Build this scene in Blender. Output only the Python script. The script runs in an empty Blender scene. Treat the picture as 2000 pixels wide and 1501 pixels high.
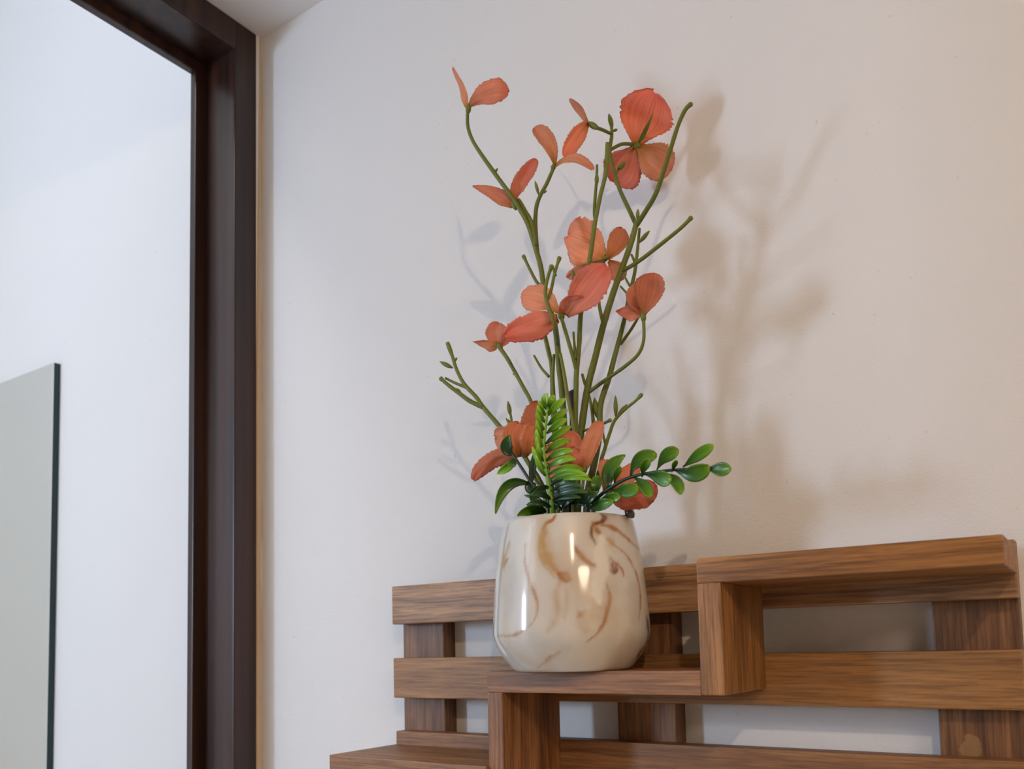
import bpy, bmesh, math, random
from mathutils import Vector, Matrix, noise as mnoise
random.seed(7)
SC = bpy.context.scene
COL = SC.collection

# ------------------------------------------------------------------ camera
F_PX, CX, CY = 1680.0, 1000.0, 1125.5
yaw, pitch, roll = (math.radians(a) for a in (-34.305, 4.512, -1.3385))
FW = Vector((math.sin(yaw)*math.cos(pitch), math.cos(yaw)*math.cos(pitch), math.sin(pitch)))
_r = Vector((math.cos(yaw), -math.sin(yaw), 0)); _u = _r.cross(FW)
RT = math.cos(roll)*_r + math.sin(roll)*_u
UP = -math.sin(roll)*_r + math.cos(roll)*_u
CAM = Vector((0.9534, -0.80, 1.50))
cd = bpy.data.cameras.new('camera'); cam = bpy.data.objects.new('camera', cd); COL.objects.link(cam)
cd.sensor_width = 36; cd.lens = F_PX/2000*36; cd.shift_y = (CY-750.5)/2000; cd.clip_start = .02
m3 = Matrix((RT, UP, -FW)).transposed()
cam.matrix_world = Matrix.Translation(CAM) @ m3.to_4x4()
cd.dof.use_dof = True; cd.dof.focus_distance = 0.80; cd.dof.aperture_fstop = 9.0
SC.camera = cam

# ------------------------------------------------------------------ world, lights, exposure
w = bpy.data.worlds.new('world'); SC.world = w; w.use_nodes = True
w.node_tree.nodes['Background'].inputs[0].default_value = (.62, .75, 1, 1)
w.node_tree.nodes['Background'].inputs[1].default_value = 1.0
SC.view_settings.view_transform = 'Standard'; SC.view_settings.look = 'None'
SC.view_settings.exposure = 0.39; SC.view_settings.gamma = 1.0; SC.view_settings.use_curve_mapping = False

def area(name, loc, aim, sx, sy, power, col):
    l = bpy.data.lights.new(name, 'AREA'); l.shape = 'RECTANGLE'; l.size = sx; l.size_y = sy
    l.energy = power; l.color = col
    o = bpy.data.objects.new(name, l); COL.objects.link(o); o.location = loc
    o.rotation_euler = (Vector(aim)-Vector(loc)).to_track_quat('-Z', 'Y').to_euler()
    return o
HALL_WIN = (-1.085, -2.06, 1.80)
area('daylight_hall_window', HALL_WIN, (0, -2.06, 1.80), .29, .46, 27, (.58, .76, 1.0))
LAMP = Vector((1.40, -1.30, 2.23))
LAMP_POWER = 78.0
HALL_FILL = 18.5
ROOM_FILL = 12.0

# ------------------------------------------------------------------ helpers
def ray(px, py): return (px-CX)/F_PX*RT - (py-CY)/F_PX*UP + FW
def at(px, py, y):
    d = ray(px, py); return CAM + d*((y-CAM.y)/d.y)
def mpp(p): return (Vector(p)-CAM).dot(FW)/F_PX      # metres per photograph pixel at a point

def tag(o, label=None, cat=None, group=None, kind=None):
    if label: o['label'] = label
    if cat: o['category'] = cat
    if group: o['group'] = group
    if kind: o['kind'] = kind
    return o
def empty(name, loc, label, cat, group=None, kind=None):
    o = bpy.data.objects.new(name, None); COL.objects.link(o); o.location = loc
    o.empty_display_size = .02
    return tag(o, label, cat, group, kind)
def link(name, bm, mats, parent=None, origin=None, smooth=False):
    me = bpy.data.meshes.new(name)
    if origin is not None: bmesh.ops.translate(bm, verts=bm.verts, vec=-Vector(origin))
    bm.normal_update(); bm.to_mesh(me); bm.free()
    for m in (mats if isinstance(mats, (list, tuple)) else [mats]): me.materials.append(m)
    if smooth:
        for p in me.polygons: p.use_smooth = True
    o = bpy.data.objects.new(name, me); COL.objects.link(o)
    loc = Vector(origin) if origin is not None else Vector((0, 0, 0))
    if parent:
        o.parent = parent
        loc = loc - world_loc(parent)
    o.location = loc
    return o
def world_loc(o):
    v = Vector(o.location)
    while o.parent: o = o.parent; v += Vector(o.location)
    return v
def add_box(bm, lo, hi, bev=0, seg=2):
    lo, hi = Vector(lo), Vector(hi)
    r = bmesh.ops.create_cube(bm, size=1)
    vs = r['verts']
    for v in vs:
        v.co = Vector([lo[i] + (v.co[i]+.5)*(hi[i]-lo[i]) for i in range(3)])
    if bev:
        es = list({e for v in vs for e in v.link_edges})
        bmesh.ops.bevel(bm, geom=es, offset=bev, segments=seg, affect='EDGES', profile=.6)
def box(name, lo, hi, mat, parent=None, bev=0, seg=2):
    bm = bmesh.new(); add_box(bm, lo, hi, bev, seg)
    c = (Vector(lo)+Vector(hi))/2
    return link(name, bm, mat, parent, origin=c)

# ------------------------------------------------------------------ materials
def mat(name):
    m = bpy.data.materials.new(name); m.use_nodes = True
    nt = m.node_tree; b = nt.nodes['Principled BSDF']
    return m, nt, b
def N(nt, t, **kw):
    n = nt.nodes.new(t)
    for k, v in kw.items():
        if k.startswith('i_'): n.inputs[k[2:].replace('_', ' ')].default_value = v
        else: setattr(n, k, v)
    return n
def ramp(nt, fac, stops):
    r = nt.nodes.new('ShaderNodeValToRGB'); nt.links.new(fac, r.inputs[0])
    els = r.color_ramp.elements
    while len(els) < len(stops): els.new(.5)
    for e, (p, c) in zip(els, stops): e.position = p; e.color = (*c, 1)
    return r.outputs[0]
def mixc(nt, fac, a, b, mode='MIX'):
    n = nt.nodes.new('ShaderNodeMix'); n.data_type = 'RGBA'; n.blend_type = mode
    for sock, v in ((n.inputs[0], fac), (n.inputs[6], a), (n.inputs[7], b)):
        if hasattr(v, 'links') or hasattr(v, 'is_linked'): nt.links.new(v, sock)
        elif isinstance(v, tuple): sock.default_value = (*v, 1)
        else: sock.default_value = v
    return n.outputs[2]
def bump(nt, b, h, strength, dist=.001):
    n = N(nt, 'ShaderNodeBump'); n.inputs['Strength'].default_value = strength
    n.inputs['Distance'].default_value = dist
    nt.links.new(h, n.inputs['Height']); nt.links.new(n.outputs[0], b.inputs['Normal'])

def plaster(name, col, col2, rough=.85, bumpiness=.6):
    m, nt, b = mat(name)
    tc = N(nt, 'ShaderNodeTexCoord'); o = tc.outputs['Object']
    n1 = N(nt, 'ShaderNodeTexNoise', i_Scale=2.2, i_Detail=5.0); nt.links.new(o, n1.inputs['Vector'])
    c = mixc(nt, ramp(nt, n1.outputs[0], [(.35, (0, 0, 0)), (.7, (1, 1, 1))]), col, col2)
    v = N(nt, 'ShaderNodeTexNoise', i_Scale=150.0, i_Detail=1.0); nt.links.new(o, v.inputs['Vector'])
    sp = ramp(nt, v.outputs[0], [(.78, (0, 0, 0)), (.84, (.55, .55, .55))])
    c = mixc(nt, sp, c, (col[0]*.72, col[1]*.70, col[2]*.68))
    nt.links.new(c, b.inputs['Base Color'])
    b.inputs['Roughness'].default_value = rough
    n2 = N(nt, 'ShaderNodeTexNoise', i_Scale=420.0, i_Detail=4.0, i_Roughness=.6); nt.links.new(o, n2.inputs['Vector'])
    n3 = N(nt, 'ShaderNodeTexNoise', i_Scale=38.0, i_Detail=3.0); nt.links.new(o, n3.inputs['Vector'])
    mt = N(nt, 'ShaderNodeMath', operation='MULTIPLY_ADD'); mt.inputs[1].default_value = 2.0
    nt.links.new(n3.outputs[0], mt.inputs[0]); nt.links.new(n2.outputs[0], mt.inputs[2])
    bump(nt, b, mt.outputs[0], bumpiness, .0008)
    return m

def wood(name, seed, light, dark, axis='X', contrast=1.0, streak=None, rough=.5, knot=None):
    """sawn hardwood; grain runs along the piece's own axis"""
    m, nt, b = mat(name)
    tc = N(nt, 'ShaderNodeTexCoord')
    mp = N(nt, 'ShaderNodeMapping'); nt.links.new(tc.outputs['Object'], mp.inputs['Vector'])
    mp.inputs['Location'].default_value = (seed*3.7, seed*1.9, seed*2.3)
    if axis == 'Z': mp.inputs['Rotation'].default_value = (0, math.pi/2, 0)
    def stretched(sx, sy, detail, dist, rg=.6):
        s = N(nt, 'ShaderNodeMapping'); nt.links.new(mp.outputs[0], s.inputs['Vector'])
        s.inputs['Scale'].default_value = (sx, sy, sy)
        n = N(nt, 'ShaderNodeTexNoise', i_Scale=1.0, i_Detail=detail, i_Distortion=dist, i_Roughness=rg)
        nt.links.new(s.outputs[0], n.inputs['Vector']); return n.outputs[0]
    broad = stretched(3.5, 48, 3, .8)
    fine = stretched(16, 420, 4, .5)
    pores = stretched(45, 900, 2, .2)
    g = [.5-.28/contrast, .5+.24/contrast]
    c = mixc(nt, ramp(nt, broad, [(max(0, g[0]), (0, 0, 0)), (min(1, g[1]), (1, 1, 1))]), dark, light)
    fr = ramp(nt, fine, [(.36, (.40, .35, .32)), (.60, (1.12, 1.10, 1.08))])
    c = mixc(nt, .75*min(1, contrast), c, fr, 'MULTIPLY')
    pr = ramp(nt, pores, [(.33, (.55, .5, .47)), (.45, (1, 1, 1))])
    c = mixc(nt, .5, c, pr, 'MULTIPLY')
    if knot:      # a pale bare patch in the timber, place given on the piece
        kx, ky, kz, rad, kc = knot
        vs = N(nt, 'ShaderNodeVectorMath', operation='SUBTRACT'); nt.links.new(tc.outputs['Object'], vs.inputs[0])
        vs.inputs[1].default_value = (kx, ky, kz)
        sc = N(nt, 'ShaderNodeVectorMath', operation='MULTIPLY'); nt.links.new(vs.outputs[0], sc.inputs[0])
        sc.inputs[1].default_value = (1.5, .2, 1.0)
        ln = N(nt, 'ShaderNodeVectorMath', operation='LENGTH'); nt.links.new(sc.outputs[0], ln.inputs[0])
        kn = N(nt, 'ShaderNodeTexNoise', i_Scale=160.0, i_Detail=2.0); nt.links.new(tc.outputs['Object'], kn.inputs['Vector'])
        ad = N(nt, 'ShaderNodeMath', operation='MULTIPLY_ADD'); ad.inputs[1].default_value = rad*1.1
        nt.links.new(kn.outputs[0], ad.inputs[0]); nt.links.new(ln.outputs['Value'], ad.inputs[2])
        dv = N(nt, 'ShaderNodeMath', operation='DIVIDE'); nt.links.new(ad.outputs[0], dv.inputs[0]); dv.inputs[1].default_value = rad*2
        kf = ramp(nt, dv.outputs[0], [(.70, (1, 1, 1)), (.76, (0, 0, 0))])
        kf2 = N(nt, 'ShaderNodeMath', operation='MULTIPLY'); nt.links.new(kf, kf2.inputs[0]); kf2.inputs[1].default_value = .6
        c = mixc(nt, kf2.outputs[0], c, kc)
    nt.links.new(c, b.inputs['Base Color'])
    b.inputs['Roughness'].default_value = rough
    b.inputs['Specular IOR Level'].default_value = .5
    bump(nt, b, fine, .35, .0006)
    return m

def plain(name, col, rough=.5, metal=0, spec=.5, coat=0):
    m, nt, b = mat(name)
    b.inputs['Base Color'].default_value = (*col, 1); b.inputs['Roughness'].default_value = rough
    b.inputs['Metallic'].default_value = metal; b.inputs['Specular IOR Level'].default_value = spec
    b.inputs['Coat Weight'].default_value = coat
    return m

M_WALL = plaster('painted_plaster', (.80, .79, .785), (.775, .765, .76))
M_HALL = plaster('hall_plaster', (.79, .775, .765), (.775, .76, .75), bumpiness=.15)
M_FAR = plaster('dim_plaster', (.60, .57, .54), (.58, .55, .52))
M_CEIL = plaster('ceiling_plaster', (.88, .86, .84), (.86, .84, .82), bumpiness=.15)
M_CAULK = plaster('bare_filler', (.70, .55, .38), (.62, .47, .31), bumpiness=.6)
M_FLOOR = plaster('pale_tile_floor', (.46, .43, .39), (.42, .39, .35), .5, .05)

def frame_mat():
    m, nt, b = mat('dark_stained_timber')
    tc = N(nt, 'ShaderNodeTexCoord'); mp = N(nt, 'ShaderNodeMapping'); nt.links.new(tc.outputs['Object'], mp.inputs['Vector'])
    mp.inputs['Scale'].default_value = (60, 60, 1.6)
    n = N(nt, 'ShaderNodeTexNoise', i_Scale=1.0, i_Detail=4.0); nt.links.new(mp.outputs[0], n.inputs['Vector'])
    c = ramp(nt, n.outputs[0], [(.35, (.016, .007, .005)), (.65, (.050, .019, .012))])
    nt.links.new(c, b.inputs['Base Color']); b.inputs['Roughness'].default_value = .34
    b.inputs['Specular IOR Level'].default_value = .5
    return m
M_FRAME = frame_mat()

def leafy(name, stops, rough=.4, spec=.5, transl=.15, vein=.12):
    """u runs from base to tip of the leaf, v across it"""
    m, nt, b = mat(name)
    uv = N(nt, 'ShaderNodeUVMap'); sep = N(nt, 'ShaderNodeSeparateXYZ'); nt.links.new(uv.outputs[0], sep.inputs[0])
    oi = N(nt, 'ShaderNodeObjectInfo')
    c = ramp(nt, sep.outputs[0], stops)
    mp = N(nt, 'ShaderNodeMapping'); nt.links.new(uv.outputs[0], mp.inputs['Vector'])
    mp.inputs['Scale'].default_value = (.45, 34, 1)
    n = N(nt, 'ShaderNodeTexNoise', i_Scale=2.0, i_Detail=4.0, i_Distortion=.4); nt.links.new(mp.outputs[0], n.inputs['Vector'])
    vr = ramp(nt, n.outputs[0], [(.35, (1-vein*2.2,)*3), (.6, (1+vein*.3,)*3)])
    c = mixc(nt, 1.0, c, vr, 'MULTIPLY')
    hs = N(nt, 'ShaderNodeHueSaturation'); nt.links.new(c, hs.inputs['Color'])
    mr = N(nt, 'ShaderNodeMapRange'); nt.links.new(oi.outputs['Random'], mr.inputs[0])
    mr.inputs[3].default_value = .85; mr.inputs[4].default_value = 1.12
    nt.links.new(mr.outputs[0], hs.inputs['Value'])
    nt.links.new(hs.outputs[0], b.inputs['Base Color'])
    b.inputs['Roughness'].default_value = rough; b.inputs['Specular IOR Level'].default_value = spec
    tr = N(nt, 'ShaderNodeBsdfTranslucent'); nt.links.new(hs.outputs[0], tr.inputs['Color'])
    mx = N(nt, 'ShaderNodeMixShader'); mx.inputs[0].default_value = transl
    out = nt.nodes['Material Output']
    nt.links.new(b.outputs[0], mx.inputs[1]); nt.links.new(tr.outputs[0], mx.inputs[2])
    nt.links.new(mx.outputs[0], out.inputs['Surface'])
    return m
M_PETAL = {
 'pink':   leafy('salmon_cloth', [(0, (.66, .24, .08)), (.25, (.96, .40, .27)), (.8, (.98, .36, .26)), (1, (.98, .29, .21))], .9, .1, .45, .12),
 'orange': leafy('apricot_cloth', [(0, (.66, .30, .07)), (.3, (.95, .46, .25)), (.8, (.96, .47, .29)), (1, (.96, .42, .26))], .9, .1, .45, .12),
 'coral':  leafy('coral_cloth', [(0, (.66, .26, .09)), (.3, (.95, .42, .27)), (.8, (.96, .42, .29)), (1, (.97, .37, .25))], .9, .1, .45, .12),
}
M_STEM = leafy('olive_stem', [(0, (.135, .165, .020)), (1, (.185, .21, .025))], .5, .4, 0.0, .15)
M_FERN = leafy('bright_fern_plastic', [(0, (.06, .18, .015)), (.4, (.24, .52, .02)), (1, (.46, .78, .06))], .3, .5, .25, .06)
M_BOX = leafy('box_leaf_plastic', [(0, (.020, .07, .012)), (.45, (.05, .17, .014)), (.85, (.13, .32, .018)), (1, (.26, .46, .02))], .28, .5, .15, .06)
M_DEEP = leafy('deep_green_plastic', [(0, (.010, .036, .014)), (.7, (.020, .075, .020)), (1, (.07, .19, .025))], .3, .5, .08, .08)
M_DEEPSTEM = plain('deep_green_stem', (.010, .030, .014), .4)
M_STICK = plain('dark_bark_stick', (.020, .010, .008), .7)

# ------------------------------------------------------------------ room shell
ZC = 2.404
XW, XH = -.0200, -.0957              # room face and hall face of the door wall
HX0, HY0, HZC = -1.10, -2.70, 3.30     # hall beyond the door
RX1, RY0 = 3.4, -3.6
DOOR_Y0, DOOR_Y1 = -1.06, -.082       # clear opening in the left wall
def shell(name, lo, hi, m): return tag(box(name, lo, hi, m), kind='structure')
shell('wall_back', (XH, 0, 0), (RX1, .10, ZC), M_WALL)
shell('wall_hall_back', (HX0, .0005, 0), (XH-.0005, .10, HZC), M_HALL)
bm = bmesh.new()
add_box(bm, (XH, -.0102, 0), (XW, 0, ZC)); add_box(bm, (XH, RY0, 0), (XW, DOOR_Y0-.045, ZC)); add_box(bm, (XH, RY0, ZC), (XW, .1, HZC))
tag(link('wall_left', bm, M_WALL, origin=(0, 0, 0)), kind='structure')
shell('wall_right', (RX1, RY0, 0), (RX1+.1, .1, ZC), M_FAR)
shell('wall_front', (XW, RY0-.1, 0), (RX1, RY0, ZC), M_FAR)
shell('wall_hall_front', (HX0, HY0-.1, 0), (XH, HY0, HZC), M_HALL)
bm = bmesh.new()
wy0, wy1, wz0, wz1 = -2.23, -1.89, 1.55, 2.05
for lo, hi in (((HY0, 0), (wy0, HZC)), ((wy1, 0), (.1, HZC)), ((wy0, 0), (wy1, wz0)), ((wy0, wz1), (wy1, HZC))):
    add_box(bm, (HX0-.1, lo[0], lo[1]), (HX0, hi[0], hi[1]))
tag(link('wall_hall_left', bm, M_HALL, origin=(0, 0, 0)), kind='structure')
shell('ceiling', (XW, RY0, ZC), (RX1, .1, ZC+.08), M_CEIL)
shell('ceiling_hall', (HX0, HY0, HZC), (XW, .1, HZC+.08), M_CEIL)
shell('floor', (HX0, RY0, -.05), (RX1, .1, 0), M_FLOOR)

def window(name, c, wd, ht, label):
    e = empty(name, c, label, 'window', kind='structure')
    M_WF = plain('white_window_paint', (.75, .75, .74), .4)
    M_GL = plain('window_glass', (.9, .95, 1), .02); M_GL.node_tree.nodes['Principled BSDF'].inputs['Transmission Weight'].default_value = 1
    c = Vector(c); h, v = wd/2, ht/2
    def bar(nm, u0, u1, z0, z1, t, mt):
        return box(nm, c+Vector((-t, u0, z0)), c+Vector((t, u1, z1)), mt, e, bev=.002)
    for sg in (-1, 1):
        bar('window_frame', sg*h-.02, sg*h+.02, -v, v, .02, M_WF)
        bar('window_frame', -h, h, sg*v-.02, sg*v+.02, .02, M_WF)
    bar('window_pane', -h+.02, h-.02, -v+.02, v-.02, .003, M_GL)
window('window_1', (HX0-.06, -2.06, 1.80), .34, .50, 'white framed window in the hall beyond the door')

# dark stained door frame, rebated, its head against the ceiling
dr = empty('door_1', (-.058, -.57, 0), 'dark brown stained wooden door frame in the corner', 'door frame', kind='structure')
HZ = 2.3425                               # underside of the stop at the head
YJ, YS = -.0483, -.0667                   # rebate face, stop face
XF, XS = XW+.0012, -.0834                 # casing face, stop face
box('door_jamb', (XH, YJ, 0), (XF, -.0100, ZC), M_FRAME, dr, .002)
box('door_stop', (XH, YS, 0), (XS, YJ+.001, HZ+.018), M_FRAME, dr, .0015)
box('door_jamb', (XH, DOOR_Y0-.045, 0), (XF, DOOR_Y0-.018, ZC), M_FRAME, dr, .002)
box('door_stop', (XH, DOOR_Y0-.019, 0), (XS, DOOR_Y0, HZ+.018), M_FRAME, dr, .0015)
box('door_head', (XH, DOOR_Y0-.018, HZ+.0177), (XF, YJ+.001, ZC), M_FRAME, dr, .002)
box('door_stop', (XH, DOOR_Y0, HZ), (XS, YS+.001, HZ+.018), M_FRAME, dr, .0015)
# ragged bead of bare filler between jamb and plaster
bm = bmesh.new(); rows = []
for i in range(121):
    z = i/120*ZC
    t = max(0, (z-1.9)/.5)
    y1 = -.0100+.006*t; y2 = -.0016 + .0011*mnoise.noise((0, 0, z*9)) + .0005*mnoise.noise((5, 0, z*40)) + .0008*t
    x = XW + .0026 + .0008*mnoise.noise((2, 1, z*14))
    rows.append([bm.verts.new(p) for p in ((XW+.0001, y1, z), (x, y1+.0005, z), (x-.0003, y2-.001, z), (XW+.0001, y2, z))])
for a, b_ in zip(rows, rows[1:]):
    for k in range(3): bm.faces.new((a[k], b_[k], b_[k+1], a[k+1]))
bmesh.ops.recalc_face_normals(bm, faces=bm.faces)
tag(link('trim_1', bm, M_CAULK, origin=(XW, -.005, 0)), kind='structure')

# ------------------------------------------------------------------ mirror in the hall
M_MIR = plain('silvered_glass', (.90, .95, .925), .03, 1.0)
M_GEDGE = plain('green_glass_edge', (.006, .028, .030), .15)
mx1, mz1 = -.5700, 2.0245
bm = bmesh.new()
add_box(bm, (mx1-.45, -.0115, .75), (mx1, 0, mz1), .0012, 2)
bm.normal_update()
for f in bm.faces: f.material_index = 0 if f.normal.y < -.9 else 1
o = link('wall_mirror', bm, [M_MIR, M_GEDGE], origin=(mx1-.225, 0, .75))
tag(o, 'frameless mirror with dark green glass edge on the white hall wall', 'mirror')

# ------------------------------------------------------------------ ceiling lamp (warm tube bulb) behind the viewer
def ceiling_lamp():
    M_W = plain('lamp_white', (.8, .79, .76), .4)
    e = empty('ceiling_lamp', (LAMP.x, LAMP.y, ZC), 'white ceiling lamp holder with a warm tube bulb', 'lamp')
    def cyl(nm, r1, r2, z0, z1, mt):
        b = bmesh.new()
        bmesh.ops.create_cone(b, cap_ends=True, segments=28, radius1=r1, radius2=r2, depth=z1-z0,
                              matrix=Matrix.Translation((LAMP.x, LAMP.y, (z0+z1)/2)))
        bmesh.ops.bevel(b, geom=[ed for ed in b.edges if abs(ed.verts[0].co.z-ed.verts[1].co.z) < 1e-5], offset=.002, segments=2, affect='EDGES')
        return link(nm, b, mt, e, origin=(LAMP.x, LAMP.y, (z0+z1)/2), smooth=True)
    cyl('ceiling_plate', .045, .055, ZC-.022, ZC, M_W)
    cyl('bulb_holder', .019, .023, LAMP.z+.015, ZC-.022, M_W)
    M_B, nt, b = mat('warm_tube_glow')
    b.inputs['Base Color'].default_value = (1, .95, .85, 1)
    b.inputs['Emission Color'].default_value = (1, .76, .54, 1); b.inputs['Emission Strength'].default_value = LAMP_POWER*17
    cyl('tube_bulb', .012, .012, LAMP.z-.015, LAMP.z+.015, M_B)
ceiling_lamp()
def fill_lamp(c, r, label, col, strength):
    e = empty('fill_lamp', c, label, 'lamp')
    M_R = plain('fill_rim', (.8, .8, .8), .4)
    M_D, nt, b = mat('fill_diffuser'); b.inputs['Emission Color'].default_value = (*col, 1); b.inputs['Emission Strength'].default_value = strength
    for nm, r1, r2, z0, z1, mt in (('rim', r*1.08, r*1.12, -.030, 0, M_R), ('diffuser', r*.9, r, -.042, -.0295, M_D)):
        bm = bmesh.new(); bmesh.ops.create_cone(bm, cap_ends=True, segments=40, radius1=r1, radius2=r2, depth=z1-z0, matrix=Matrix.Translation((c[0], c[1], c[2]+(z0+z1)/2)))
        link(nm, bm, mt, e, origin=(c[0], c[1], c[2]+(z0+z1)/2))
fill_lamp((-.58, -1.55, HZC-.003), .20, 'added round fill light, unseen, on the hall ceiling', (1, .96, .92), HALL_FILL)  # unseen fill, added to brighten the hall wall
fill_lamp((2.75, -1.85, ZC-.003), .42, 'added wide round fill light, unseen, on the low room ceiling', (1, .78, .58), ROOM_FILL)  # unseen fill, added for soft warm ambient in the room

# ------------------------------------------------------------------ stepped wooden wall shelf
YP, YF, YB = -.022, -.042, -.1425         # post front, slat front, board front
LT, DK = (.36, .215, .125), (.20, .105, .055)
shelf = empty('stepped_wall_shelf', (.58, 0, 1.36), 'stepped brown hardwood wall shelf of slats, posts and boards', 'shelf')
ZS = [(1.5268, 1.5716), (1.4412, 1.4873), (1.3565, 1.4030)]
XL, XR = .2637, .9025
slat_mats = [wood('slat_wood_a', 1, (0.518, 0.299, 0.145), (0.215, 0.108, 0.051), 'X', 1.5), wood('slat_wood_b', 2, (0.444, 0.226, 0.077), (0.229, 0.105, 0.034), 'X', .8),
             wood('slat_wood_c', 4, (0.370, 0.182, 0.069), (0.184, 0.078, 0.029), 'X', .8)]
for (z0, z1), mt, dx in zip(ZS, slat_mats, (0, .001, .004)):
    box('slat', (XL+dx, YF, z0), (XR, YP, z1), mt, shelf, .0014)
for k, (x0, x1) in enumerate(((.2632, .3250), (.5470, .6105), (.8390, .9012))):
    kn = (-.009, 0, -.0445, .0115, (.34, .19, .07)) if k == 2 else None
    box('post', (x0, YP-.0003, 1.345), (x1, 0, 1.5625), wood('post_wood_%d' % k, 5+k, (0.293, 0.138, 0.055), (0.102, 0.040, 0.016), 'Z', 1.4, knot=kn), shelf, .0014)
b3 = box('shelf_board', (.6855, YB, 1.5455), (.9028, YF+.001, 1.5660), wood('board_wood_3', 9, (0.477, 0.223, 0.066), (0.212, 0.089, 0.024), 'X', 1.2), shelf, .0012)
b2 = box('shelf_board', (.4735, YB, 1.4558), (.6856, YF+.001, 1.4755), wood('board_wood_2', 10, (0.450, 0.214, 0.086), (0.208, 0.089, 0.033), 'X', 1.2), shelf, .0012)
b1 = box('shelf_board', (.2668, YB-.004, 1.3665), (.4738, YF+.001, 1.3878), wood('board_wood_1', 11, (0.416, 0.200, 0.076), (0.167, 0.072, 0.026), 'X', 1.2), shelf, .0012)
box('side_panel', (.6855, YB, 1.4560), (.7055, YF+.001, 1.5456), wood('panel_wood_3', 12, (0.477, 0.228, 0.076), (0.212, 0.089, 0.022), 'Z', 1.2), shelf, .0012)
box('side_panel', (.4735, YB, 1.3500), (.4910, YF+.001, 1.4559), wood('panel_wood_2', 13, (0.404, 0.182, 0.066), (0.141, 0.053, 0.015), 'Z', 1.4), shelf, .0012)

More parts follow.
